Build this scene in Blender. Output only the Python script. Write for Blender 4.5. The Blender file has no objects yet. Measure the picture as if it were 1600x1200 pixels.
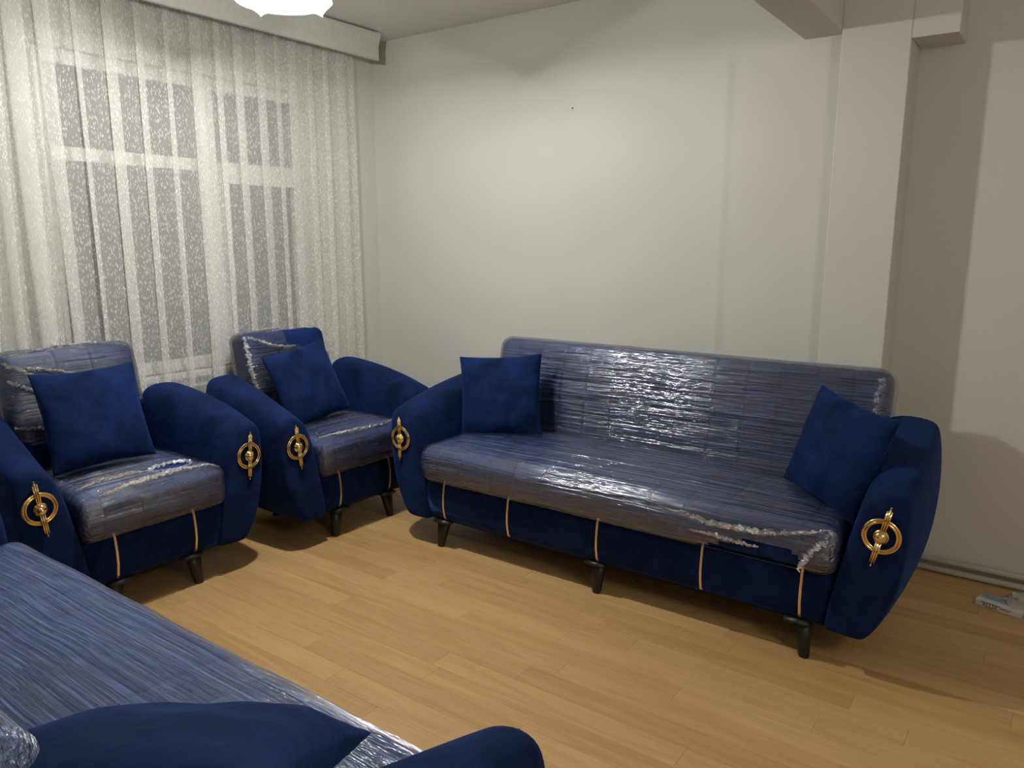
import bpy, math, random
from math import sin, cos, pi, exp
from mathutils import Vector, Matrix, noise
random.seed(7)
scene = bpy.context.scene
COL = scene.collection

# ------------------------------------------------------------------ camera
F = 1190.0
TH = math.atan(225 / F); YAW = math.radians(35.7); CAMZ = 1.5
cam = bpy.data.cameras.new('camera'); cam.sensor_width = 36; cam.lens = F / 1600 * 36
cam.clip_start = 0.02
co = bpy.data.objects.new('camera', cam); COL.objects.link(co)
co.location = (0, 0, CAMZ); co.rotation_euler = (pi / 2 - TH, 0, YAW)
scene.camera = co
# ------------------------------------------------------------------ world (night outside)
w = bpy.data.worlds.new('night'); scene.world = w; w.use_nodes = True
w.node_tree.nodes['Background'].inputs[0].default_value = (0.35, 0.33, 0.36, 1)
w.node_tree.nodes['Background'].inputs[1].default_value = 0.05
# ------------------------------------------------------------------ view
vs = scene.view_settings
vs.view_transform = 'Standard'; vs.look = 'None'; vs.gamma = 1; vs.use_curve_mapping = False
vs.exposure = 0.0
LAMP = (-2.49, 1.984) # lamp position

LAMP_W = 385.0
def point(name, loc, watts, radius, color):
    l = bpy.data.lights.new(name, 'POINT'); l.energy = watts; l.shadow_soft_size = radius; l.color = color
    o = bpy.data.objects.new(name, l); COL.objects.link(o); o.location = loc; return o
point('lamp_light', (LAMP[0], LAMP[1], 2.391), LAMP_W, 0.028, (1.0, 0.985, 0.94))
point('second_lamp_light', (1.35, 0.7, 2.35), 36.0, 0.18, (1.0, 0.95, 0.87))
scene.cycles.transparent_max_bounces = 16
scene.cycles.caustics_reflective = False; scene.cycles.caustics_refractive = False
scene.cycles.sample_clamp_indirect = 4.0

# ================================================================== materials
def lin(c):
    return tuple(((v / 255) / 12.92 if v / 255 <= 0.04045 else ((v / 255 + 0.055) / 1.055) ** 2.4) for v in c) + (1,)

class N:
    def __init__(s, name):
        s.m = bpy.data.materials.new(name); s.m.use_nodes = True
        s.t = s.m.node_tree; s.t.nodes.clear()
        s.out = s.n('ShaderNodeOutputMaterial')
    def n(s, typ, **kw):
        nd = s.t.nodes.new(typ)
        for k, v in kw.items():
            if k.startswith('i_'):
                nd.inputs[k[2:].replace('_', ' ')].default_value = v
            else: setattr(nd, k, v)
        return nd
    def l(s, a, b): s.t.links.new(a, b)
    def coord(s, kind='Object', scale=(1, 1, 1), loc=(0, 0, 0), src=None):
        if src is None:
            tc = s.n('ShaderNodeTexCoord'); src = tc.outputs[kind]
        mp = s.n('ShaderNodeMapping'); mp.inputs['Scale'].default_value = scale
        mp.inputs['Location'].default_value = loc
        s.l(src, mp.inputs['Vector']); return mp.outputs[0]
    def noise(s, vec, scale=5, detail=3, rough=0.5, dist=0.0):
        nd = s.n('ShaderNodeTexNoise'); nd.inputs['Scale'].default_value = scale
        nd.inputs['Detail'].default_value = detail; nd.inputs['Roughness'].default_value = rough
        nd.inputs['Distortion'].default_value = dist
        s.l(vec, nd.inputs['Vector']); return nd.outputs['Fac']
    def ramp(s, fac, a, b, ca=(0, 0, 0, 1), cb=(1, 1, 1, 1)):
        r = s.n('ShaderNodeValToRGB'); e = r.color_ramp.elements
        e[0].position = a; e[1].position = b; e[0].color = ca; e[1].color = cb
        s.l(fac, r.inputs[0]); return r.outputs[0]
    def math(s, op, a, b=None, c=None):
        m = s.n('ShaderNodeMath', operation=op)
        for i, v in enumerate((a, b, c)):
            if v is None: continue
            if isinstance(v, (int, float)): m.inputs[i].default_value = v
            else: s.l(v, m.inputs[i])
        return m.outputs[0]
    def bump(s, h, strength=0.3, dist=0.01, prev=None):
        b = s.n('ShaderNodeBump'); b.inputs['Strength'].default_value = strength
        b.inputs['Distance'].default_value = dist; s.l(h, b.inputs['Height'])
        if prev is not None: s.l(prev, b.inputs['Normal'])
        return b.outputs[0]
    def bsdf(s, color=None, rough=0.5, metal=0, normal=None, sheen=0, sheen_tint=None, spec=0.5):
        b = s.n('ShaderNodeBsdfPrincipled')
        b.inputs['Roughness'].default_value = rough; b.inputs['Metallic'].default_value = metal
        b.inputs['Specular IOR Level'].default_value = spec
        if sheen: b.inputs['Sheen Weight'].default_value = sheen
        if sheen_tint: b.inputs['Sheen Tint'].default_value = sheen_tint
        if color is not None:
            if isinstance(color, tuple): b.inputs['Base Color'].default_value = color
            else: s.l(color, b.inputs['Base Color'])
        if normal is not None: s.l(normal, b.inputs['Normal'])
        s.l(b.outputs[0], s.out.inputs[0]); return b

def mat_wall(name, c):
    k = N(name); v = k.coord()
    big = k.noise(v, 1.3, 2); fine = k.noise(v, 90, 3)
    col = k.ramp(big, 0.3, 0.7, tuple(x * 0.96 for x in c[:3]) + (1,), c)
    h = k.math('ADD', k.math('MULTIPLY', k.noise(v, 6, 3), 1.0), k.math('MULTIPLY', fine, 0.05))
    k.bsdf(col, 0.75, normal=k.bump(h, 0.35, 0.006), spec=0.25); return k.m

M_WALL = mat_wall('wall_paint', (0.665, 0.665, 0.62, 1))
M_CEIL = mat_wall('ceiling_paint', (0.72, 0.705, 0.67, 1))
def mat_plain(name, c, rough=0.5, metal=0, bump=0.0, bs=40, spec=0.5):
    k = N(name); v = k.coord(); f = k.noise(v, bs, 3)
    col = k.ramp(f, 0.3, 0.7, tuple(x * 0.9 for x in c[:3]) + (1,), c)
    k.bsdf(col, rough, metal, k.bump(f, bump, 0.003) if bump else None, spec=spec); return k.m
M_PVC = mat_plain('white_plastic_frame', (0.78, 0.78, 0.76, 1), 0.35)
M_PELMET = mat_plain('pelmet_white', (0.66, 0.65, 0.62, 1), 0.45)
M_PIPE = mat_plain('pipe_enamel', (0.62, 0.60, 0.52, 1), 0.4)
M_BLACK = mat_plain('black_plastic', (0.012, 0.010, 0.010, 1), 0.45)
M_UNDER = mat_plain('black_lining', (0.006, 0.006, 0.008, 1), 0.9)
M_NAIL = mat_plain('nail_steel', (0.15, 0.13, 0.11, 1), 0.5, 0.6)
M_CARTON = mat_plain('printed_card', (0.72, 0.72, 0.72, 1), 0.6)
M_CARTB = mat_plain('card_grey_blue', (0.35, 0.42, 0.50, 1), 0.6)
M_INK = mat_plain('dark_red_ink', (0.10, 0.02, 0.025, 1), 0.6)
M_BUTTER = mat_plain('butter_ivory', (0.62, 0.56, 0.36, 1), 0.4)

def mat_gold():
    k = N('polished_gold'); v = k.coord()
    k.bsdf((0.83, 0.62, 0.27, 1), 0.14, 1.0, k.bump(k.noise(v, 60, 2), 0.05, 0.002)); return k.m
M_GOLD = mat_gold()
def mat_strip():
    k = N('satin_gold_strip'); k.bsdf((0.93, 0.66, 0.36, 1), 0.38, 0.75); return k.m
M_STRIP = mat_strip()

def mat_velvet(name, c):
    k = N(name); v = k.coord()
    n1 = k.noise(v, 7, 4, 0.6, 0.8); n2 = k.noise(v, 900, 2)
    wr = k.noise(k.coord(scale=(1, 1, 1.8)), 14, 3, 0.5, 0.6)
    col = k.ramp(n1, 0.32, 0.68, tuple(x * 0.6 for x in c[:3]) + (1,), tuple(min(1, x * 1.9) for x in c[:3]) + (1,))
    nm = k.bump(wr, 0.35, 0.008); nm = k.bump(n2, 0.15, 0.001, nm)
    k.bsdf(col, 0.85, normal=nm, sheen=0.22, sheen_tint=(0.07, 0.19, 0.73, 1), spec=0.12); return k.m
M_VEL = mat_velvet('navy_velvet', (0.0028, 0.0097, 0.046, 1))
M_VEL2 = mat_velvet('navy_velvet_cushion', (0.0030, 0.0120, 0.055, 1))
M_TUFT = mat_velvet('navy_quilted_fabric', (0.0060, 0.018, 0.088, 1))

def mat_film(name, tint=(0.26, 0.36, 0.70, 1), haze=0.04, lines=0.26, refl=0.10, streak=(0.7, 34), bump=0.013, iso=0.0, seed=0.0, rough=0.18):
    k = N(name)
    tc = k.n('ShaderNodeTexCoord')
    v0 = tc.outputs['Object']
    wob = k.n('ShaderNodeVectorMath', operation='ADD')
    sc_ = k.n('ShaderNodeVectorMath', operation='SCALE'); sc_.inputs['Scale'].default_value = 0.02
    nz = k.n('ShaderNodeTexNoise'); nz.inputs['Scale'].default_value = 2.5; nz.inputs['Detail'].default_value = 1
    k.l(v0, nz.inputs['Vector']); k.l(nz.outputs['Color'], sc_.inputs[0])
    k.l(v0, wob.inputs[0]); k.l(sc_.outputs[0], wob.inputs[1]); vw = wob.outputs[0]
    sx, sz = streak
    s1 = k.noise(k.coord(scale=(sx, sz, sz), loc=(seed, seed, seed), src=vw), 1.0, 3, 0.6)
    s2 = k.noise(k.coord(scale=(sx * 3, sz * 2.7, sz * 2.7), loc=(seed, 2, 1), src=vw), 1.0, 3, 0.65)
    s3 = k.noise(k.coord(scale=(sx * 8, sz * 5, sz * 5), loc=(seed, 2, 1), src=vw), 1.0, 2, 0.6)
    h = k.math('ADD', s1, k.math('MULTIPLY', s2, 0.45))
    h = k.math('ADD', h, k.math('MULTIPLY', s3, 0.08))
    if iso:
        crk = k.noise(v0, 42, 4, 0.7, 1.2)
        h = k.math('ADD', h, k.math('MULTIPLY', crk, iso))
    nm = k.bump(h, 1.0, bump)
    l1 = k.ramp(s2, 0.53, 0.66); l2 = k.ramp(s3, 0.55, 0.70); l3 = k.ramp(s1, 0.50, 0.72)
    hz = k.math('MULTIPLY', k.math('ADD', k.math('MULTIPLY', l1, 0.5), k.math('ADD', k.math('MULTIPLY', l2, 0.35), k.math('MULTIPLY', l3, 0.3))), lines)  # wrinkle glints painted as pale streaks into the diffuse layer
    hz = k.math('ADD', hz, haze)
    tr = k.n('ShaderNodeBsdfTransparent'); tr.inputs[0].default_value = (0.97, 0.97, 0.98, 1)
    gl = k.n('ShaderNodeBsdfGlossy'); gl.inputs['Roughness'].default_value = rough
    gl.inputs['Color'].default_value = (0.95, 0.96, 1, 1)
    k.l(nm, gl.inputs['Normal'])
    df = k.n('ShaderNodeBsdfDiffuse'); df.inputs[0].default_value = tint
    fr = k.n('ShaderNodeFresnel'); fr.inputs['IOR'].default_value = 1.5
    rf = k.math('MINIMUM', k.math('ADD', k.math('MULTIPLY', fr.outputs[0], 1.0), refl), 0.75)
    m1 = k.n('ShaderNodeMixShader'); k.l(hz, m1.inputs[0]); k.l(tr.outputs[0], m1.inputs[1]); k.l(df.outputs[0], m1.inputs[2])
    m2 = k.n('ShaderNodeMixShader'); k.l(rf, m2.inputs[0]); k.l(m1.outputs[0], m2.inputs[1]); k.l(gl.outputs[0], m2.inputs[2])
    k.l(m2.outputs[0], k.out.inputs[0]); return k.m
M_FILM = mat_film('stretch_film')
M_FILM_CH = mat_film('stretch_film_chair', tint=(0.4, 0.48, 0.75, 1), streak=(1.2, 34), bump=0.017, haze=0.0, lines=0.09, refl=0.06, iso=0.30, seed=3.3, rough=0.12)
M_FILM_NEAR = mat_film('stretch_film_ceiling_sheen', tint=(0.24, 0.36, 0.80, 1), haze=0.12, lines=0.75, refl=0.06, streak=(0.4, 60), seed=8)  # stronger blue haze in the colour stands in for the ceiling's reflection
M_BUNCH = mat_film('stretch_film_bunched', tint=(0.75, 0.80, 0.92, 1), haze=0.16, lines=0.6, refl=0.55, streak=(40, 60), bump=0.006, iso=1.0, seed=5, rough=0.22)

def mat_curtain():
    k = N('sheer_net')
    tc = k.n('ShaderNodeTexCoord'); uv = tc.outputs['UV']
    v1 = k.coord(scale=(140, 30, 1), src=uv)
    vo = k.n('ShaderNodeTexVoronoi'); vo.inputs['Scale'].default_value = 1; vo.inputs['Randomness'].default_value = 0.9
    k.l(v1, vo.inputs['Vector'])
    drops = k.ramp(vo.outputs['Distance'], 0.20, 0.34, (1, 1, 1, 1), (0, 0, 0, 1))
    v2 = k.coord(scale=(150, 45, 1), loc=(5, 3, 0), src=uv)
    vo2 = k.n('ShaderNodeTexVoronoi'); vo2.inputs['Scale'].default_value = 1
    k.l(v2, vo2.inputs['Vector'])
    dots = k.ramp(vo2.outputs['Distance'], 0.20, 0.32, (1, 1, 1, 1), (0, 0, 0, 1))
    pat = k.math('MAXIMUM', drops, dots)
    weave = k.noise(k.coord(scale=(300, 160, 1), src=uv), 1, 2)
    op = k.math('ADD', k.math('MULTIPLY', pat, 0.38), k.math('ADD', 0.25, k.math('MULTIPLY', weave, 0.25)))
    df = k.n('ShaderNodeBsdfDiffuse'); df.inputs[0].default_value = (0.86, 0.86, 0.83, 1)
    tl = k.n('ShaderNodeBsdfTranslucent'); tl.inputs[0].default_value = (0.8, 0.8, 0.78, 1)
    tr = k.n('ShaderNodeBsdfTransparent')
    m1 = k.n('ShaderNodeMixShader'); m1.inputs[0].default_value = 0.12
    k.l(df.outputs[0], m1.inputs[1]); k.l(tl.outputs[0], m1.inputs[2])
    m2 = k.n('ShaderNodeMixShader'); k.l(op, m2.inputs[0]); k.l(tr.outputs[0], m2.inputs[1]); k.l(m1.outputs[0], m2.inputs[2])
    k.l(m2.outputs[0], k.out.inputs[0]); return k.m
M_NET = mat_curtain()

def mat_wood():
    k = N('beech_laminate')
    oi = k.n('ShaderNodeObjectInfo')
    tc = k.n('ShaderNodeTexCoord')
    ad = k.n('ShaderNodeVectorMath', operation='ADD')
    cb = k.n('ShaderNodeCombineXYZ')
    k.l(k.math('MULTIPLY', oi.outputs['Random'], 37.0), cb.inputs[0]); k.l(k.math('MULTIPLY', oi.outputs['Random'], 91.0), cb.inputs[1])
    k.l(tc.outputs['Object'], ad.inputs[0]); k.l(cb.outputs[0], ad.inputs[1])
    g1 = k.noise(k.coord(scale=(2.2, 26, 1), src=ad.outputs[0]), 1, 4, 0.6, 0.8)
    g2 = k.noise(k.coord(scale=(9, 160, 1), src=ad.outputs[0]), 1, 3, 0.6)
    fac = k.math('ADD', k.math('MULTIPLY', g1, 0.55), k.math('MULTIPLY', g2, 0.25))
    fac = k.math('ADD', fac, k.math('MULTIPLY', k.math('SUBTRACT', oi.outputs['Random'], 0.1), 0.22))
    col = k.ramp(fac, 0.30, 0.75, (0.46, 0.265, 0.105, 1), (0.68, 0.445, 0.20, 1))
    b = k.bsdf(col, 0.42, normal=k.bump(g2, 0.04, 0.001), spec=0.35)
    return k.m
M_WOOD = mat_wood()
M_GROUT = mat_plain('floor_joint', (0.26, 0.15, 0.07, 1), 0.7)

def mat_glass():
    k = N('window_glass')
    tr = k.n('ShaderNodeBsdfTransparent'); gl = k.n('ShaderNodeBsdfGlossy'); gl.inputs['Roughness'].default_value = 0.02
    fr = k.n('ShaderNodeFresnel'); fr.inputs['IOR'].default_value = 1.5
    m = k.n('ShaderNodeMixShader'); k.l(fr.outputs[0], m.inputs[0]); k.l(tr.outputs[0], m.inputs[1]); k.l(gl.outputs[0], m.inputs[2])
    k.l(m.outputs[0], k.out.inputs[0]); return k.m
M_GLASS = mat_glass()
def mat_petal(name, clear):
    k = N(name)
    df = k.n('ShaderNodeBsdfDiffuse'); df.inputs[0].default_value = (0.97, 0.97, 0.95, 1)
    tl = k.n('ShaderNodeBsdfTranslucent'); tl.inputs[0].default_value = (0.98, 0.98, 0.95, 1)
    gl = k.n('ShaderNodeBsdfGlossy'); gl.inputs['Roughness'].default_value = 0.1
    m = k.n('ShaderNodeMixShader'); m.inputs[0].default_value = 0.80
    k.l(df.outputs[0], m.inputs[1]); k.l(tl.outputs[0], m.inputs[2])
    m2 = k.n('ShaderNodeMixShader'); m2.inputs[0].default_value = 0.06
    k.l(m.outputs[0], m2.inputs[1]); k.l(gl.outputs[0], m2.inputs[2])
    tr = k.n('ShaderNodeBsdfTransparent'); m3 = k.n('ShaderNodeMixShader'); m3.inputs[0].default_value = clear
    k.l(m2.outputs[0], m3.inputs[1]); k.l(tr.outputs[0], m3.inputs[2])
    k.l(m3.outputs[0], k.out.inputs[0]); return k.m
M_PETAL = mat_petal('opal_glass', 0.65)
M_BOWL = mat_petal('clear_opal_glass', 0.50)
def mat_emit(name, c, s):
    k = N(name); e = k.n('ShaderNodeEmission'); e.inputs[0].default_value = c; e.inputs[1].default_value = s
    k.l(e.outputs[0], k.out.inputs[0]); return k.m
M_BULB = mat_emit('lit_bulb', (1.0, 0.965, 0.90, 1), 60.0)
def mat_bag():
    k = N('thin_plastic_bag'); v = k.coord()
    h = k.noise(v, 45, 4, 0.7, 1.0)
    p = k.n('ShaderNodeBsdfPrincipled'); p.inputs['Base Color'].default_value = (0.75, 0.74, 0.70, 1); p.inputs['Roughness'].default_value = 0.25
    k.l(k.bump(h, 0.8, 0.01), p.inputs['Normal'])
    tr = k.n('ShaderNodeBsdfTransparent'); m = k.n('ShaderNodeMixShader'); m.inputs[0].default_value = 0.62
    k.l(tr.outputs[0], m.inputs[1]); k.l(p.outputs[0], m.inputs[2]); k.l(m.outputs[0], k.out.inputs[0]); return k.m
M_BAG = mat_bag()

# ================================================================== mesh helpers
def mk(name, verts, faces, mat, parent=None, smooth=True, loc=(0, 0, 0), rot=(0, 0, 0), kind=None, subsurf=0, bevel=0, uvs=None):
    me = bpy.data.meshes.new(name); me.from_pydata([tuple(v) for v in verts], [], faces); me.validate()
    if smooth: me.shade_smooth()
    me.materials.append(mat)
    if uvs is not None:
        ul = me.uv_layers.new(name='uv')
        for lp in me.loops: ul.data[lp.index].uv = uvs[lp.vertex_index]
    o = bpy.data.objects.new(name, me); COL.objects.link(o); o.location = loc; o.rotation_euler = rot
    if parent is not None: o.parent = parent
    if kind: o['kind'] = kind
    if bevel:
        b = o.modifiers.new('bevel', 'BEVEL'); b.width = bevel; b.segments = 2; b.limit_method = 'ANGLE'
    if subsurf:
        s = o.modifiers.new('sub', 'SUBSURF'); s.levels = subsurf; s.render_levels = subsurf
    return o
def merge(*parts):
    V = []; Fs = []
    for v, f in parts:
        n = len(V); V += list(v); Fs += [tuple(i + n for i in q) for q in f]
    return V, Fs
def box(x0, x1, y0, y1, z0, z1):
    v = [(x0, y0, z0), (x1, y0, z0), (x1, y1, z0), (x0, y1, z0), (x0, y0, z1), (x1, y0, z1), (x1, y1, z1), (x0, y1, z1)]
    return v, [(0, 3, 2, 1), (4, 5, 6, 7), (0, 1, 5, 4), (1, 2, 6, 5), (2, 3, 7, 6), (3, 0, 4, 7)]
def loft(rings, closed=True, caps=True):
    n = len(rings[0]); V = [p for r in rings for p in r]; Fs = []
    for i in range(len(rings) - 1):
        for j in range(n if closed else n - 1):
            a = i * n + j; b = i * n + (j + 1) % n
            Fs.append((a, b, b + n, a + n))
    if caps:
        Fs.append(tuple(reversed(range(n)))); Fs.append(tuple(range((len(rings) - 1) * n, len(rings) * n)))
    return V, Fs
def tube(pts, r, seg=10, caps=True):
    rings = []
    up = Vector((0, 0, 1))
    for i, p in enumerate(pts):
        p = Vector(p); a = Vector(pts[max(0, i - 1)]); b = Vector(pts[min(len(pts) - 1, i + 1)])
        t = (b - a).normalized(); u = up if abs(t.dot(up)) < 0.95 else Vector((1, 0, 0))
        s = t.cross(u).normalized(); q = s.cross(t)
        rr = r[i] if isinstance(r, (list, tuple)) else r
        rings.append([p + s * rr * cos(2 * pi * k / seg) + q * rr * sin(2 * pi * k / seg) for k in range(seg)])
    return loft(rings, True, caps)
def lathe(prof, seg=24, axis='z', c=(0, 0, 0)):
    rings = []
    for r, z in prof:
        rg = []
        for k in range(seg):
            a = 2 * pi * k / seg
            if axis == 'z': rg.append((c[0] + r * cos(a), c[1] + r * sin(a), c[2] + z))
            else: rg.append((c[0] + r * cos(a), c[1] - z, c[2] + r * sin(a)))
        rings.append(rg)
    return loft(rings)
def rbox(h, r, xs=None, ys=None, zs=None, disp=None, drop=None, inflate=0.0):
    """rounded box surface on lattice coordinate lists, origin at centre"""
    hx, hy, hz = h
    def default(hh, step=0.035):
        n = max(2, int(round(2 * (hh - r) / step)))
        core = [-(hh - r) + 2 * (hh - r) * i / n for i in range(n + 1)]
        edge = [hh - r + r * t for t in (0.35, 0.7, 1.0)]
        return sorted([-e for e in edge] + core + edge)
    xs = xs or default(hx); ys = ys or default(hy); zs = zs or default(hz)
    idx = {}; V = []; Fs = []
    nx, ny, nz = len(xs), len(ys), len(zs)
    def vert(i, j, k):
        key = (i, j, k)
        if key in idx: return idx[key]
        p = Vector((xs[i], ys[j], zs[k]))
        inner = Vector((max(-(hx - r), min(hx - r, p.x)), max(-(hy - r), min(hy - r, p.y)), max(-(hz - r), min(hz - r, p.z))))
        d = p - inner; n = d.normalized() if d.length > 1e-9 else Vector((0, 0, 1))
        q = inner + n * (r + inflate)
        if disp: q = disp(q, n)
        idx[key] = len(V); V.append(q); return idx[key]
    def quad(a, b, c, d, ctr):
        if drop and drop(*ctr): return
        Fs.append((vert(*a), vert(*b), vert(*c), vert(*d)))
    for i in range(nx - 1):
        for j in range(ny - 1):
            cx, cy = (xs[i] + xs[i + 1]) / 2, (ys[j] + ys[j + 1]) / 2
            quad((i, j, 0), (i, j + 1, 0), (i + 1, j + 1, 0), (i + 1, j, 0), (cx, cy, -hz))
            quad((i, j, nz - 1), (i + 1, j, nz - 1), (i + 1, j + 1, nz - 1), (i, j + 1, nz - 1), (cx, cy, hz))
    for i in range(nx - 1):
        for k in range(nz - 1):
            cx, cz = (xs[i] + xs[i + 1]) / 2, (zs[k] + zs[k + 1]) / 2
            quad((i, 0, k), (i + 1, 0, k), (i + 1, 0, k + 1), (i, 0, k + 1), (cx, -hy, cz))
            quad((i, ny - 1, k), (i, ny - 1, k + 1), (i + 1, ny - 1, k + 1), (i + 1, ny - 1, k), (cx, hy, cz))
    for j in range(ny - 1):
        for k in range(nz - 1):
            cy, cz = (ys[j] + ys[j + 1]) / 2, (zs[k] + zs[k + 1]) / 2
            quad((0, j, k), (0, j, k + 1), (0, j + 1, k + 1), (0, j + 1, k), (-hx, cy, cz))
            quad((nx - 1, j, k), (nx - 1, j + 1, k), (nx - 1, j + 1, k + 1), (nx - 1, j, k + 1), (hx, cy, cz))
    return V, Fs
def lines_with(hh, r, marks, step=0.05):
    base = [-(hh - r) + 2 * (hh - r) * i / max(2, round(2 * (hh - r) / step)) for i in range(max(2, round(2 * (hh - r) / step)) + 1)]
    base = [b for b in base if all(abs(b - m) > 0.02 for m in marks)]
    for m in marks: base += [m - 0.014, m - 0.006, m - 0.0025, m, m + 0.0025, m + 0.006, m + 0.014]
    edge = [hh - r + r * t for t in (0.35, 0.7, 1.0)]
    return sorted(set([-e for e in edge] + base + edge))
def empty(name, loc, rz, label, cat, group=None):
    o = bpy.data.objects.new(name, None); COL.objects.link(o); o.location = loc; o.rotation_euler = (0, 0, rz)
    o.empty_display_size = 0.1
    o['label'] = label; o['category'] = cat
    if group: o['group'] = group
    return o
def tag(o, label, cat, group=None):
    o['label'] = label; o['category'] = cat
    if group: o['group'] = group
    return o

# ================================================================== room
XW = -3.814; YB = 3.75; ZC = 2.75; XR = 1.7; YF = -0.9
def structure(name, mesh, mat, smooth=False, **kw):
    return mk(name, mesh[0], mesh[1], mat, None, smooth, kind='structure', **kw)
# window wall with an opening (y 1.66..3.17, z .80..2.33)
wy0, wy1, wz0, wz1 = 1.66, 3.18, 0.80, 2.36
structure('wall_left', merge(box(XW - 0.25, XW, YF, wy0, -0.05, ZC), box(XW - 0.25, XW, wy1, 4.1, -0.05, ZC),
          box(XW - 0.25, XW, wy0, wy1, -0.05, wz0), box(XW - 0.25, XW, wy0, wy1, wz1, ZC)), M_WALL)
# back wall: main face, shallow pilaster, column, deeper bay at the right
structure('wall_back', merge(box(XW, -1.35, YB, 4.1, -0.05, ZC), box(-1.35, -0.87, 3.68, 4.1, -0.05, ZC),
          box(-0.603, XR + .2, 3.83, 4.1, -0.05, ZC)), M_WALL)
structure('trim_1', box(-0.872, -0.603, 3.60, 4.0, -0.02, ZC), M_WALL, bevel=0.004)['label'] = 'plastered column standing proud of the back wall'
structure('trim_2', box(-1.048, -0.872, YF, 3.70, 2.372, ZC), M_WALL, bevel=0.004)['label'] = 'ceiling beam running towards the column'
structure('trim_3', box(-0.603, -0.433, 3.60, 3.9, 2.30, ZC), M_WALL, bevel=0.004)['label'] = 'short beam stub right of the column'
structure('wall_right', box(XR, XR + .2, YF, 4.1, -0.05, ZC), M_WALL)
structure('wall_front', box(XW - .25, XR + .2, YF - .2, YF, -0.05, ZC), M_WALL)
structure('ceiling', box(XW - .25, XR + .2, YF - .2, 4.1, ZC, ZC + 0.1), M_CEIL)
fl = structure('floor', box(XW - .25, XR + .2, YF - .2, 4.1, -0.06, -0.0075), M_GROUT)
fl['label'] = 'light beech laminate strip floor'

# planks: 0.0983 wide strips
PW = 0.0983; PL = 0.93; y_ref = 1.768
rowoff = {}
known = {2.16: -0.906, 1.571: -1.93, 1.768: -1.66, 2.26: -2.345, 2.555: -2.72, 2.358: -2.1, 1.965: -1.4}
plank_meshes = {}
def plank_mesh(L):
    key = round(L, 3)
    if key in plank_meshes: return plank_meshes[key]
    g = 0.0002; b = 0.0006
    x0, x1, y0, y1 = g, L - g, g, PW - g
    V = [(x0, y0, -0.007), (x1, y0, -0.007), (x1, y1, -0.007), (x0, y1, -0.007),
         (x0, y0, -b), (x1, y0, -b), (x1, y1, -b), (x0, y1, -b),
         (x0 + b, y0 + b, 0), (x1 - b, y0 + b, 0), (x1 - b, y1 - b, 0), (x0 + b, y1 - b, 0)]
    Fs = [(0, 3, 2, 1), (8, 9, 10, 11)]
    for a in (0, 4):
        for i in range(4): Fs.append((a + i, a + (i + 1) % 4, a + 4 + (i + 1) % 4, a + 4 + i))
    me = bpy.data.meshes.new('plank'); me.from_pydata(V, [], Fs); me.materials.append(M_WOOD)
    plank_meshes[key] = me; return me
n0 = -8; rows = []
r_i = int(math.floor((0.60 - y_ref) / PW)); r_e = int(math.ceil((3.83 - y_ref) / PW))
stuffV = []; stuffF = []
for r in range(r_i - 16, r_e + 1):
    y = y_ref + r * PW
    off = None
    for ky, kx in known.items():
        if abs(ky - y) < 0.02: off = kx
    if off is None: off = -1.0 + ((r * 0.2317) % 1.0) * PL + random.uniform(-0.03, 0.03)
    x = off
    while x > XW: x -= PL
    while x < XR:
        xa = max(x, XW); xb = min(x + PL, XR)
        if xb - xa > 0.02:
            vis = (r >= r_i) and xa < 0.55 and (xa > -3.3 or y > 2.0) and y < 3.82 and not (y < 0.95 and xa < -1.2)
            Lk = round(xb - xa, 3)
            if vis:
                o = bpy.data.objects.new('plank', plank_mesh(Lk)); COL.objects.link(o)
                o.location = (xa, y, 0); o.parent = fl
            else:
                me = plank_mesh(Lk); n = len(stuffV)
                stuffV += [(v.co.x + xa, v.co.y + y, v.co.z) for v in me.vertices]
                stuffF += [tuple(i + n for i in p.vertices) for p in me.polygons]
        x += PL
so = mk('far_planks', stuffV, stuffF, M_WOOD, fl, False); so['kind'] = 'stuff'

# ------------------------------------------------------------------ window
win = empty('window_1', (0, 0, 0), 0, 'x', 'x'); del win['label'], win['category']; win['kind'] = 'structure'
FX0, FX1 = XW - 0.10, XW - 0.035
def frame_rect(y0, y1, z0, z1, t, xa, xb):
    return merge(box(xa, xb, y0, y1, z0, z0 + t), box(xa, xb, y0, y1, z1 - t, z1), box(xa, xb, y0, y0 + t, z0 + t, z1 - t), box(xa, xb, y1 - t, y1, z0 + t, z1 - t))
fr = merge(frame_rect(wy0, wy1, wz0, wz1, 0.065, FX0, FX1), box(FX0, FX1, 2.49, 2.578, wz0 + .06, wz1 - .06),
           box(FX0, FX1, wy0 + .06, 2.495, 1.865, 1.93), box(FX0, FX1, 2.57, wy1 - .06, 1.862, 1.925))
mk('window_frame', *fr, M_PVC, win, False, bevel=0.005)
mk('window_sash', *frame_rect(2.572, 3.145, 0.865, 1.862, 0.056, FX0 + .015, FX1 + .022), M_PVC, win, False, bevel=0.005)
hd = mk('window_handle', *merge(box(FX1 + .022, FX1 + .034, 2.585, 2.612, 1.33, 1.40), box(FX1 + .034, FX1 + .06, 2.592, 2.605, 1.372, 1.386),
        box(FX1 + .05, FX1 + .062, 2.590, 2.607, 1.26, 1.386)), M_PVC, win, False, bevel=0.003)
for (a, b, c, d) in ((1.72, 2.50, 1.92, 2.30), (1.72, 2.50, 0.86, 1.87), (2.57, 3.12, 1.92, 2.30), (2.62, 3.10, 0.91, 1.81)):
    mk('pane', *box(XW - 0.075, XW - 0.069, a, b, c, d), M_GLASS, win, False)
mk('window_sill', *box(XW - 0.04, XW + 0.035, wy0 - 0.04, wy1 + 0.04, 0.765, 0.80), M_PVC, win, False, bevel=0.006)

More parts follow.
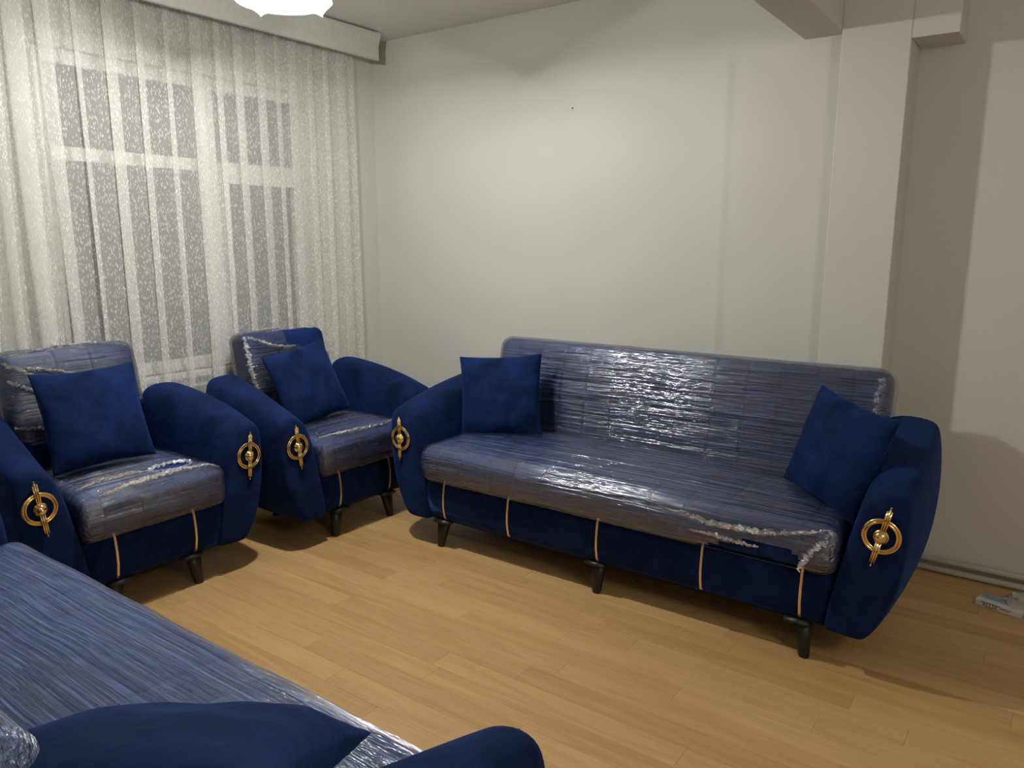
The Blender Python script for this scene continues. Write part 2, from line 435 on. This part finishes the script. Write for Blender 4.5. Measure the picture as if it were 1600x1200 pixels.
# ------------------------------------------------------------------ pelmet (curtain box)
px = -3.565
prof = [(px, 2.738), (px + .004, 2.738), (px + .004, 2.728), (px - .006, 2.70), (px - .016, 2.672), (px - .018, 2.665), (px - .018, 2.592), (px - .014, 2.585), (px - .034, 2.585), (px - .034, 2.672), (px - .026, 2.70), (px - .016, 2.725)]
prof = [(x + .012, z) for x, z in prof]
ring0 = [(x, -0.8, z) for x, z in prof]; ring1 = [(x, 3.565, z) for x, z in prof]
pel = mk('curtain_pelmet', *loft([ring0, ring1]), M_PELMET, None, False)
tag(pel, 'long white pelmet board under the ceiling in front of the net curtain', 'pelmet')
mk('mounting_board', *box(XW + .01, px + .012, -0.8, 3.56, 2.722, 2.735), M_PELMET, pel, False)
mk('curtain_rail', *box(-3.72, -3.69, -0.8, 3.52, 2.70, 2.722), M_PVC, pel, False)

# ------------------------------------------------------------------ curtain
def build_curtain():
    NS, NZ = 1500, 26
    y0, y1 = 0.45, 3.492; z1 = 2.70; zb = 0.735
    W = y1 - y0; V = []; UV = []; Fs = []
    prevs = None
    phase = []; ph = 0
    for i in range(NS + 1):
        s = i / NS; y = y0 + s * W
        per = 0.135 if y > 1.62 else 0.105
        if y > 3.12: per = 0.12
        per *= 1 + 0.22 * sin(y * 9.1) * cos(y * 5.3)
        ph += (W / NS) / per * 2 * pi; phase.append(ph)
    row_u = [0.0] * (NS + 1)
    for j in range(NZ + 1):
        t = j / NZ; z = z1 + (zb - z1) * t
        u = 0; last = None
        for i in range(NS + 1):
            s = i / NS; y = y0 + s * W; p = phase[i]
            lf = max(0, min(1, (1.9 - y) / 0.5))
            # edge fade at right: the free edge hangs flat
            ed = max(0.0, min(1.0, (y1 - y) / 0.10))
            back = (0.054 + 0.010 * lf) * (0.95 + 0.2 * sin(p * 0.37)) * ed
            yy = y - back * sin(p) + 0.02 * lf * sin(t * 3 + p * 0.15) * t
            xx = -3.722 + (0.006 + 0.006 * t + 0.030 * lf * (0.3 + t)) * cos(p + 0.5 * sin(t * 2.5 + s * 20)) * (0.35 + 0.65 * ed)
            xx += 0.010 * t * sin(y * 7 + 1.3) 
            yy += (0.05 * t * lf) * sin(y * 4)
            zz = z
            if j == NZ: zz = z - 0.012 * abs(sin(y * pi / 0.055 + 0.4))
            q = Vector((xx, yy, zz))
            if j == 0:
                if last is not None: u += (q - last).length
                row_u[i] = u; last = q
            V.append(q); UV.append((row_u[i], z))
    for j in range(NZ):
        for i in range(NS):
            a = j * (NS + 1) + i; Fs.append((a, a + 1, a + NS + 2, a + NS + 1))
    o = mk('net_curtain', V, Fs, M_NET, None, True, uvs=UV)
    tag(o, 'white sheer patterned net curtain hanging in folds across the window', 'curtain')
build_curtain()

# ------------------------------------------------------------------ pipes
def pipe(y, z, r, label):
    pts = [(-0.60, y, z), (0.2, y, z - 0.001), (XR, y, z)]
    V, Fs = tube(pts, r, 14)
    o = mk('heating_pipe', V, Fs, M_PIPE); tag(o, label, 'pipe', None)
    for x in (0.32, 1.3):
        mk('pipe_clip', *merge(box(x, x + .02, y - r - .003, y + 0.035, z - r - .003, z + r + .003)), M_PVC, o, False)
pipe(3.797, 0.062, 0.0135, 'upper of two white heating pipes running low along the wall')
pipe(3.785, 0.022, 0.0135, 'lower of two white heating pipes, resting just above the floor')
nl = mk('wall_nail', *lathe([(0.0005, 0), (0.0045, 0.001), (0.0045, 0.003), (0.0018, 0.004), (0.0018, -0.02)], 10, 'y'), M_NAIL)
nl.location = (-2.285, 3.748, 2.209); tag(nl, 'tiny dark nail in the plain wall above the long sofa', 'nail')

# ------------------------------------------------------------------ ceiling lamp
DZ = 0.115
lamp = empty('ceiling_lamp', (LAMP[0], LAMP[1], ZC), 0, 'glowing flower-shaped ceiling lamp of white glass petals', 'lamp')
mk('ceiling_rose', *lathe([(0.0, 0.0), (0.065, 0.0), (0.07, -0.01), (0.055, -0.03), (0.012, -0.045), (0.0, -0.045)], 28), M_PVC, lamp)
mk('stem', *lathe([(0.009, -0.04), (0.009, -0.36 + DZ), (0.03, -0.37 + DZ), (0.035, -0.39 + DZ), (0.022, -0.41 + DZ), (0.016, -0.446 + DZ), (0.002, -0.447 + DZ)], 18), M_GOLD, lamp)
def petal(r_in, r_out, wid, z_in, z_out, lift):
    V = []; Fs = []; n, m = 10, 10
    for i in range(n + 1):
        t = i / n; r = r_in + (r_out - r_in) * t
        w_ = wid * 1.15 * (0.25 + 0.75 * t) ** .5 * max(0.0, 1 - t ** 6) ** .5 + 0.001
        for j in range(m + 1):
            s = -1 + 2 * j / m
            z = z_in + (z_out - z_in) * (t ** 1.7) + lift * s * s * (0.4 + t) * (1 - t * .6) - 0.006 * max(0, t - 0.8) * 5 * (1 - s * s)
            V.append((r, s * w_, z))
    for i in range(n):
        for j in range(m):
            a = i * (m + 1) + j; Fs.append((a, a + 1, a + m + 2, a + m + 1))
    return V, Fs
for ring, (cnt, ro, wd, zi, zo) in enumerate(((5, 0.205, 0.100, -0.385, -0.494),)):
    V, Fs = petal(0.02, ro, wd, zi + DZ, zo + DZ, 0.012)
    first = None
    for k in range(cnt):
        if first is None:
            o = mk('petal', V, Fs, M_PETAL, lamp); first = o
            sm = o.modifiers.new('thick', 'SOLIDIFY'); sm.thickness = 0.003
        else:
            o = first.copy(); COL.objects.link(o)
        o.rotation_euler = (0, 0, 2 * pi * (k + 0.5 * ring) / cnt + 0.35)
mk('added_cutoff_bowl', *loft([[(r * cos(2 * pi * k / 30), r * sin(2 * pi * k / 30), z + DZ) for k in range(30)] for r, z in ((0.02, -.405), (0.06, -.412), (0.10, -.432), (0.125, -.455), (0.14, -.480), (0.166, -.492))], True, False), M_BOWL, lamp)  # bowl added around the bulb to cut its light off evenly on the walls
mk('bulb', *lathe([(0.0, -0.446), (0.014, -0.450), (0.020, -0.463), (0.0245, -0.478), (0.020, -0.492), (0.010, -0.500), (0.0, -0.502)], 20), M_BULB, lamp, loc=(0, 0, DZ + .004))

# ================================================================== upholstered furniture
EF = [(-.165, .150), (-.155, .142), (-.05, .138), (-.022, .142), (.045, .27), (.074, .42), (.080, .56), (.076, .645), (.048, .682), (-.03, .668), (-.078, .61), (-.108, .47), (-.142, .30)]
EM = [(-.165, .150), (-.155, .142), (-.04, .138), (-.012, .142), (.062, .26), (.100, .42), (.106, .60), (.096, .715), (.065, .768), (-.070, .760), (-.105, .68), (-.128, .50), (-.145, .30)]
ER = [(-.165, .150), (-.155, .142), (-.05, .138), (-.022, .142), (.05, .27), (.085, .42), (.088, .62), (.070, .77), (.045, .81), (-.132, .815), (-.150, .72), (-.152, .50), (-.152, .30)]
def arm_mesh(e, D, side):
    rings = []
    ts = [0.0, 0.02, 0.10, 0.3, 0.5, 0.7, 0.88, 0.97, 1.0]
    def inset(r, k):
        cx = sum(p[0] for p in r) / len(r); cz = sum(p[1] for p in r) / len(r)
        return [(cx + (p[0] - cx) * k, cz + (p[1] - cz) * k) for p in r]
    for t in ts:
        a = 2 * (t - .5) * (t - 1); b = -4 * t * (t - 1); c = 2 * t * (t - .5)
        r = [(a * f[0] + b * m[0] + c * q[0], a * f[1] + b * m[1] + c * q[1]) for f, m, q in zip(EF, EM, ER)]
        if t == 0.0:
            for k in (0.55, 0.955): rings.append(([(u, z) for u, z in inset(r, k)], -0.004 if k < .9 else 0.0))
            continue
        rings.append((r, t * D))
        if t == 1.0: rings.append((inset(r, 0.95), D + 0.003)); rings.append((inset(r, 0.5), D + 0.006))
    R = [[((e + u) * side, y, z) for u, z in r] for r, y in rings]
    if side > 0: R = [list(reversed(r)) for r in R]
    V, Fs = loft(R)
    return V, Fs
def ornament_mesh():
    parts = []
    for rad, tr_ in ((0.0575, 0.0048), (0.0485, 0.0048)):
        V = []; Fs = []; n, m = 44, 8
        for i in range(n):
            a = 2 * pi * i / n
            for j in range(m):
                b = 2 * pi * j / m; rr = rad + tr_ * cos(b)
                V.append((rr * cos(a), -0.006 - tr_ * sin(b), rr * sin(a)))
        for i in range(n):
            for j in range(m):
                Fs.append((i * m + j, ((i + 1) % n) * m + j, ((i + 1) % n) * m + (j + 1) % m, i * m + (j + 1) % m))
        parts.append((V, Fs))
    parts.append(lathe([(0.0535, 0.0), (0.0535, 0.007), (0.052, 0.008)], 44, 'y'))
    parts[-1] = (parts[-1][0], parts[-1][1][:-2])
    parts.append(lathe([(0.0, 0.0), (0.024, 0.0), (0.0255, 0.010), (0.0235, 0.014), (0.021, 0.015), (0.020, 0.022), (0.014, 0.029), (0.006, 0.032), (0.0, 0.033)], 28, 'y'))
    for sgn, xo in ((1, 0.0), (-1, 0.0)):
        for dx, L in ((-0.0068, 0.094), (0, 0.102), (0.0068, 0.096)):
            a, b = 0.018 * sgn, L * sgn
            parts.append(tube([(dx, -0.014, a), (dx, -0.014, b)], 0.0031 if dx else 0.0036, 8))
        parts.append(box(-0.0075, 0.0075, -0.012, -0.004, min(0.02 * sgn, 0.09 * sgn), max(0.02 * sgn, 0.09 * sgn)))
        parts.append(tube([(0, -0.014, 0.104 * sgn), (0, -0.014, 0.110 * sgn)], 0.0028, 8))
    return merge(*parts)
ORN = None
def ornament(parent, x, z, tilt):
    global ORN
    if ORN is None:
        o = mk('gold_ornament', *ornament_mesh(), M_GOLD, parent); ORN = o
    else:
        o = ORN.copy(); COL.objects.link(o); o.parent = parent
    o.location = (x, 0.0, z); o.rotation_euler = (0, tilt, 0)
    return o
def base_mesh(hw, D):
    prof = [(.045, .36), (.030, .33), (.022, .27), (.022, .22), (.032, .17), (.05, .146)]
    back = [(D, .146), (D, .36)]
    P = prof + back
    xs = [-hw, -hw * .5, 0, hw * .5, hw]
    return loft([[(x, y, z) for y, z in P] for x in xs])
def strip_mesh(x):
    prof = [(.041, .352), (.030, .33), (.022, .27), (.022, .22), (.032, .17), (.040, .157)]
    rings = [[(x - .0044, y - .004, z), (x + .0044, y - .004, z), (x + .0044, y + .004, z), (x - .0044, y + .004, z)] for y, z in prof]
    return loft(rings)
def leg_mesh(side, fr):
    # tapered leg leaning outward, bottom narrower
    rings = []
    for t in (0, .04, .5, 1.0):
        r = .019 + .018 * t; z = .138 * t
        cx = -side * .018 * t; cy = fr * 0.012 * t
        k = 0.9 if t == 0 else 1
        rings.append([(cx + r * k * cos(a) * 1.0, cy + r * k * sin(a) * 0.85, z) for a in [2 * pi * i / 14 for i in range(14)]])
    V, Fs = loft(rings)
    return merge((V, Fs), box(-.045 - side * .03, .045 - side * .03, -.035, .035, .134, .147))
def bunch(path, width, seed, n=110, m=8, amp=0.012):
    """crumpled rope of film along a path"""
    pts = [Vector(p) for p in path]
    L = [0]
    for a, b in zip(pts, pts[1:]): L.append(L[-1] + (b - a).length)
    V = []; Fs = []
    for i in range(n + 1):
        d = L[-1] * i / n
        k = max(j for j in range(len(L)) if L[j] <= d + 1e-9); k = min(k, len(pts) - 2)
        p = pts[k].lerp(pts[k + 1], (d - L[k]) / max(1e-6, L[k + 1] - L[k]))
        t = (pts[k + 1] - pts[k]).normalized(); s = t.cross(Vector((0, 0, 1)))
        s = s.normalized() if s.length > .1 else Vector((0, 1, 0)); q = s.cross(t)
        env = 0.35 + 0.65 * sin(pi * i / n)
        for j in range(m):
            a = 2 * pi * j / m
            nz = noise.noise(Vector((i * 0.93, j * 1.7, seed))) ; nz2 = noise.noise(Vector((i * 0.31, seed, j * 0.9)))
            rr = width * env * (0.55 + 0.9 * abs(nz))
            V.append(p + s * cos(a) * rr + q * sin(a) * rr * .7 + (s + q) * nz2 * amp)
    for i in range(n):
        for j in range(m): Fs.append((i * m + j, i * m + (j + 1) % m, (i + 1) * m + (j + 1) % m, (i + 1) * m + j))
    return V, Fs
def fnoise(p, s, seed): return noise.noise(Vector((p.x * s + seed, p.y * s, p.z * s)))

def furniture(name, loc, rz, label, cat, group, sh, D, seams, strips, legs, back, film, tilts=(0, 0), seat_depth=0.60,
              seat_drop=None, back_drop=None, seat_bunch=(), back_bunch=(), back_hw=None, seat_crown=0.022):
    root = empty(name, loc, rz, label, cat, group)
    e = sh + 0.14
    b = mk('base', *base_mesh(sh + 0.0, D), M_VEL, root, True)
    for x in strips: mk('gold_strip', *strip_mesh(x), M_STRIP, b, False)['label'] = 'slim satin gold strip'
    mk('underside_lining', *box(-sh - .02, sh + .02, .08, D - .03, .128, .147), M_UNDER, root, False)
    for side, tl in ((-1, tilts[0]), (1, tilts[1])):
        V, Fs = arm_mesh(e, D, side)
        a = mk('armrest', V, Fs, M_VEL, root, True, subsurf=2)
        orn = ornament(a, e * side, 0.538, tl); orn.location.y = -0.002
        if rz == pi and side > 0: orn.location.x += 0.035
        orn['label'] = 'polished gold ring ornament with centre knob'
    for x, y in legs:
        side = 0 if abs(x) < .05 else (1 if x > 0 else -1)
        mk('leg', *leg_mesh(side, 1 if y < .3 else -1), M_BLACK, root, True, loc=(x, y, 0), bevel=0)
    # seat cushion
    hx, hy, hz = sh, seat_depth / 2 + .01, 0.078; r = 0.042 if sh > .5 else 0.032
    cz = 0.358 + hz
    def sdisp(p, n):
        q = p.copy()
        if n.z > 0.2:
            q.z += seat_crown * n.z * (1 - min(1, abs(p.x) / hx) ** 4) * (1 - min(1, abs(p.y) / hy) ** 2)
        q.y += -0.012 * max(0, -n.y) * (1 - (p.z / hz) ** 2)
        for m in seams:
            d = abs(p.x - m)
            if d < 0.03 and (n.z > .1 or n.y < -.1): q -= n * (0.012 if sh > .5 else 0.006) * exp(-(d / 0.0045) ** 2)
        if seams:
            dm = min(abs(p.x - m) for m in seams)
            if n.z > .1 or n.y < -.1: q += n * (0.003 if sh > .5 else 0.001) * min(1, dm / .06)
        return q
    xs = lines_with(hx, r, seams)
    seat = mk('seat_cushion', *rbox((hx, hy, hz), r, xs=xs, disp=sdisp), M_TUFT, root, True, loc=(0, hy - .012, cz))
    sd = len(name) + loc[0]
    def wdisp(p, n):
        q = p.copy()
        if n.z > 0.2:
            q.z += seat_crown * n.z * (1 - min(1, abs(p.x) / hx) ** 4) * (1 - min(1, abs(p.y) / hy) ** 2)
        q.y += -0.012 * max(0, -n.y) * (1 - (p.z / hz) ** 2)
        q += n * (0.004 * noise.noise(Vector((p.x * 4 + sd, p.y * 22, p.z * 22))) + 0.002)
        return q
    def sdrop(x, y, z):
        if z <= -hz: return abs(y) < hy - .02 and abs(x) < hx - .02
        return seat_drop(x, y, z) if seat_drop else False
    nx = int(hx * 2 / 0.022)
    xs2 = [-hx + 2 * hx * i / nx for i in range(nx + 1)]; ys2 = [-hy + 2 * hy * i / 40 for i in range(41)]; zs2 = [-hz + 2 * hz * i / 10 for i in range(11)]
    mk('plastic_wrap', *rbox((hx, hy, hz), r, xs2, ys2, zs2, wdisp, sdrop, 0.013), film, seat, True)['label'] = 'clear stretch film around the seat cushion'
    for i, (pth, wd) in enumerate(seat_bunch):
        V, Fs = bunch(pth, wd * 1.45, 3.1 + i + loc[0])
        mk('bunched_film', V, Fs, M_BUNCH, seat, False)['label'] = 'crumpled rope of torn film'
    # back
    bw, bh, by, bz, tilt, bt = back
    r2 = 0.048
    def bdisp(p, n):
        q = p.copy()
        q.y += -0.018 * max(0, -n.y) * (1 - (p.z / bh) ** 2)
        if seams and n.y < -.1 or n.z > .1:
            for m in seams:
                d = abs(p.x - m)
                if d < 0.03: q -= n * (0.012 if sh > .5 else 0.006) * exp(-(d / 0.0045) ** 2)
            if seams: q += n * 0.003 * min(1, min(abs(p.x - m) for m in seams) / .06)
        return q
    bk = mk('backrest', *rbox((bw, bt, bh), r2, xs=lines_with(bw, r2, [m for m in seams if abs(m) < bw - .06]), disp=bdisp), M_TUFT, root, True, loc=(0, by, bz), rot=(-tilt, 0, 0))
    def bwd(p, n):
        q = p.copy()
        q.y += -0.018 * max(0, -n.y) * (1 - (p.z / bh) ** 2)
        q += n * (0.004 * noise.noise(Vector((p.x * 4 + sd, p.y * 22, p.z * 22 + 4))) + 0.002)
        return q
    nx = int(bw * 2 / 0.022)
    xs3 = [-bw + 2 * bw * i / nx for i in range(nx + 1)]; ys3 = [-bt + 2 * bt * i / 8 for i in range(9)]; zs3 = [-bh + 2 * bh * i / 36 for i in range(37)]
    mk('plastic_wrap', *rbox((bw, bt, bh), r2, xs3, ys3, zs3, bwd, back_drop, 0.014), film, bk, True)['label'] = 'clear stretch film around the backrest'
    for i, (pth, wd) in enumerate(back_bunch):
        V, Fs = bunch(pth, wd * 1.45, 9.1 + i + loc[0])
        mk('bunched_film', V, Fs, M_BUNCH, bk, False)['label'] = 'crumpled rope of torn film'
    return root

SEAMS = [s * v for v in (.252, .398, .545, .692, .838) for s in (-1, 1)]; SEAMS.sort()
T11 = math.radians(11)
# long sofa against the back wall
def s2_drop(x, y, z):
    # torn strip low on the front near the right end
    return y < -0.2 and z < 0.0 and 0.45 < x < 0.86 and z < -0.075 + 0.09 * min(1, (x - 0.45) / .25, (0.90 - x) / .1)
yf = -0.335
sofa = furniture('sofa', (-1.487, 2.65, 0), 0, 'long navy velvet sofa in clear film standing against the plain back wall', 'sofa', None,
          0.95, 0.70, SEAMS, (-.843, -.46, 0.005, .467, .841), ((-.893, .055), (-.01, .06), (.863, .05), (-.885, .62), (.885, .62)),
          (0.962, 0.262, 0.730, 0.700, T11, 0.115), M_FILM, tilts=(0.0, 0.22), seat_drop=s2_drop,
          seat_bunch=(([(.30, -.315, .045), (.50, -.325, .028), (.70, -.325, .030), (.86, -.315, .062), (.93, -.30, .085)], .014),
                      ([(.44, yf, -.015), (.52, yf, -.012), (.62, yf, -.02), (.70, yf, -.022)], .008),
                      ([(.93, -.28, .075), (.90, -.325, .03), (.86, yf, -.03), (.84, yf, -.07)], .013)))
# near sofa at the lower left, facing the long one
near = furniture('sofa', (-1.788, 0.975, 0), pi, 'near navy sofa seen from above, wrapped in streaky film', 'sofa', None,
          0.95, 0.70, SEAMS, (-.843, -.46, 0.0, .46, .843), ((-.885, .05), (0, .06), (.885, .05), (-.885, .62), (.885, .62)),
          (0.940, 0.262, 0.750, 0.700, T11, 0.115), M_FILM_NEAR)
CS = [-.222, -.074, .074, .222]
# left armchair
def c1_seat(x, y, z):
    return z > 0 and ((x - .13) / .085) ** 2 + ((y + .17) / .05) ** 2 < 1
def c1_back(x, y, z): return y < 0.0 and z < -0.05 + 0.06 * sin(x * 9) 
def ell(cx, cy, a, b, z, n=14): return [(cx + a * cos(2 * pi * i / n), cy + b * sin(2 * pi * i / n), z) for i in range(n + 1)]
ch1 = furniture('armchair', (-2.935, 1.578, 0), math.radians(89), 'left navy velvet armchair in torn film in front of the net curtain, nearer the camera', 'armchair', 'armchairs by the window',
          0.2975, 0.64, CS, (-.17, .17), ((-.19, .05), (.184, .05), (-.19, .56), (.19, .56)),
          (0.280, 0.285, 0.652, 0.735, T11, 0.062), M_FILM_CH, tilts=(-0.13, 0.08), seat_depth=.56, seat_drop=c1_seat, back_drop=c1_back,
          seat_bunch=((ell(.13, -.17, .09, .055, .106), .007), ([(-.22, -.27, .085), (-.1, -.25, .098), (.03, -.24, .10), (.14, -.23, .10), (.26, -.25, .095), (.295, -.27, .08)], .012),
                      ([(-.26, -.15, .092), (-.16, -.12, .10), (-.02, -.13, .105), (.05, -.17, .105)], .008)),
          back_bunch=(([(-.27, -.075, .23), (-.12, -.09, .20), (.0, -.10, .16), (.1, -.10, .14)], .007), ([(-.27, -.06, .27), (-.05, -.03, .30), (.12, -.03, .297), (.26, -.05, .27)], .007),
                     ([(-.28, -.09, .17), (-.2, -.10, .12), (-.1, -.105, .10)], .008), ([(-.28, -.07, .25), (-.16, -.09, .17), (-.08, -.10, .05)], .006), ([(-.285, -.08, -.03), (-.2, -.102, -.045), (-.05, -.10, -.05)], .007)))
def c2_back(x, y, z):
    return (y < 0.05 and x > -0.02 and z > 0.12 - (x - .28) * .25) or (z > .27 and x > -0.02 and y < .05)
ch2 = furniture('armchair', (-2.85, 2.677, 0), math.radians(88), 'right navy velvet armchair in the room corner between curtain and long sofa', 'armchair', 'armchairs by the window',
          0.2975, 0.64, CS, (-.17, .17), ((-.19, .05), (.19, .05), (-.19, .56), (.19, .56)),
          (0.268, 0.275, 0.672, 0.725, T11, 0.075), M_FILM_CH, tilts=(-0.1, 0), seat_depth=.56, back_drop=c2_back,
          seat_bunch=(([(-.28, -.2, .09), (-.15, -.22, .10), (0, -.24, .10), (.12, -.25, .097), (.27, -.2, .095)], .009),),
          back_bunch=(([(-.25, -.085, .255), (-.1, -.095, .19), (.0, -.095, .175), (.04, -.09, .18)], .010), ([(-.262, -.075, .26), (-.262, -.085, .12), (-.25, -.085, 0), (-.22, -.09, -.12)], .013), ([(-.25, -.04, .278), (-.1, -.03, .286), (-.02, -.03, .287), (.0, -.07, .27)], .008)))

# ------------------------------------------------------------------ pillows
def pillow_mesh(s, thick, seed):
    n = 30; V = []; Fs = []; idx = {}
    def pt(i, j, sd):
        u = -1 + 2 * i / n; v = -1 + 2 * j / n
        edge = (i in (0, n) or j in (0, n))
        key = (i, j, 0 if edge else sd)
        if key in idx: return idx[key]
        # outline pulled in between the corners
        px = u * (1 - 0.075 * (1 - v * v) ** 1.0 * abs(u) ** 2.2) ; py = v * (1 - 0.075 * (1 - u * u) * abs(v) ** 2.2)
        hgt = max(0, (1 - abs(u) ** 2.4)) ** 0.62 * max(0, (1 - abs(v) ** 2.4)) ** 0.62
        wr = 0.014 * noise.noise(Vector((u * 2.2 + seed, v * 2.2, sd))) * hgt ** .5
        # radial gathers near the seams
        g = 0.0045 * (noise.noise(Vector((v * 13 + seed, 0.3, sd))) * abs(u) ** 3 + noise.noise(Vector((u * 13, seed, sd))) * abs(v) ** 3) * (1 if not edge else 0)
        z = sd * (thick / 2 * hgt) + (wr + g) * (0 if edge else 1)
        idx[key] = len(V); V.append((px * s / 2, z, py * s / 2 + 0.004 * noise.noise(Vector((u * 3, seed, 5)))))
        return idx[key]
    for sd in (-1, 1):
        for i in range(n):
            for j in range(n):
                q = (pt(i, j, sd), pt(i + 1, j, sd), pt(i + 1, j + 1, sd), pt(i, j + 1, sd))
                Fs.append(q if sd < 0 else tuple(reversed(q)))
    return V, Fs
def pillow(tl, tr, bl, thick, label, seed, grow=1.0, group='loose velvet pillows'):
    tl, tr, bl = Vector(tl), Vector(tr), Vector(bl)
    X = (tr - tl).normalized(); Z = (tl - bl); Z = (Z - X * Z.dot(X)).normalized(); Y = Z.cross(X)
    s = max((tr - tl).length, 0.1) * grow
    c = (tr + bl) / 2
    V, Fs = pillow_mesh(s, thick, seed)
    o = mk('pillow', V, Fs, M_VEL2, None, True, subsurf=1)
    o.matrix_world = Matrix.Translation(c) @ Matrix((X, Y, Z)).transposed().to_4x4()
    tag(o, label, 'pillow', group)
    # piping seam
    return o
pillow((-2.50, 3.00, .895), (-2.09, 3.17, .925), (-2.435, 2.93, .50), .15, 'square navy pillow standing at the left end of the long sofa', 1.3)
pillow((-.725, 3.08, .955), (-.43, 2.86, .90), (-.80, 3.00, .55), .15, 'tilted navy pillow leaning on the right armrest of the long sofa', 4.7, 1.12)
pillow((-3.36, 1.305, .965), (-3.35, 1.745, .965), (-3.22, 1.315, .56), .15, 'navy pillow propped upright on the left armchair', 8.2)
pillow((-3.31, 2.37, .905), (-3.33, 2.80, .96), (-3.16, 2.46, .52), .15, 'slanted navy pillow propped on the right armchair in the corner', 11.9)
pillow((-.560, .435, .965), (-1.00, .090, .905), (-.845, .785, .70), .17, 'navy pillow at the bottom edge, lying on the near sofa', 15.1, 0.95)

# ------------------------------------------------------------------ litter by the wall
cart = empty('small_carton', (-0.156, 3.545, 0), math.radians(-16), 'small flat white carton with dark red lettering by the heating pipes', 'carton')
mk('carton_body', *box(0, 0.17, 0, 0.055, 0.0, 0.026), M_CARTON, cart, False, bevel=0.002)
mk('printed_band', *box(0.005, 0.10, 0.03, 0.056, 0.0262, 0.0270), M_CARTB, cart, False)
mk('open_flap', *box(0.015, 0.085, 0.045, 0.047, 0.024, 0.044), M_CARTB, cart, False)
mk('red_bar', *box(0.022, 0.095, -0.0012, 0.0, 0.0205, 0.0225), M_INK, cart, False)
fc = bpy.data.curves.new('lettering', 'FONT'); fc.body = 'XLUX'; fc.size = 0.023; fc.extrude = 0.0004
to = bpy.data.objects.new('lettering_tmp', fc); COL.objects.link(to)
bpy.context.view_layer.update()
tm = bpy.data.meshes.new_from_object(to.evaluated_get(bpy.context.evaluated_depsgraph_get()))
bpy.data.objects.remove(to)
lo = bpy.data.objects.new('lettering', tm); COL.objects.link(lo); tm.materials.clear(); tm.materials.append(M_INK)
lo.parent = cart; lo.location = (0.026, -0.0008, 0.0035); lo.rotation_euler = (pi / 2, 0, 0)
def bag():
    V = []; Fs = []; n, m = 26, 18
    for i in range(n + 1):
        for j in range(m + 1):
            a = 2 * pi * i / n; t = j / m
            r = 0.085 * sin(pi * (0.5 + t / 2)) ** .6 if t < 1 else 0
            k = 1 + 0.55 * noise.noise(Vector((cos(a) * 2.2, sin(a) * 2.2, t * 3 + 2)))
            z = 0.060 * sin(t * pi / 2) * (1 + 0.6 * noise.noise(Vector((cos(a) * 3, sin(a) * 3, t * 4))))
            V.append((1.3 * r * k * cos(a), r * k * sin(a), max(0.001, z + 0.01 * noise.noise(Vector((cos(a) * 9, sin(a) * 9, t * 9))))))
    for i in range(n):
        for j in range(m):
            p = i * (m + 1) + j; Fs.append((p, p + m + 1, p + m + 2, p + 1))
    return V, Fs
bg = mk('plastic_bag', *bag(), M_BAG, None, True, loc=(0.045, 3.60, 0.0))
tag(bg, 'crumpled translucent plastic bag lying beside the small white carton', 'bag')
crumb = mk('film_scrap', *bunch([(-2.99, 1.845, .004), (-2.975, 1.86, .006), (-2.96, 1.868, .004)], .004, 2, 8, 5, .002), M_BAG)
tag(crumb, 'tiny white scrap of film on the floor under the left armchair', 'scrap')
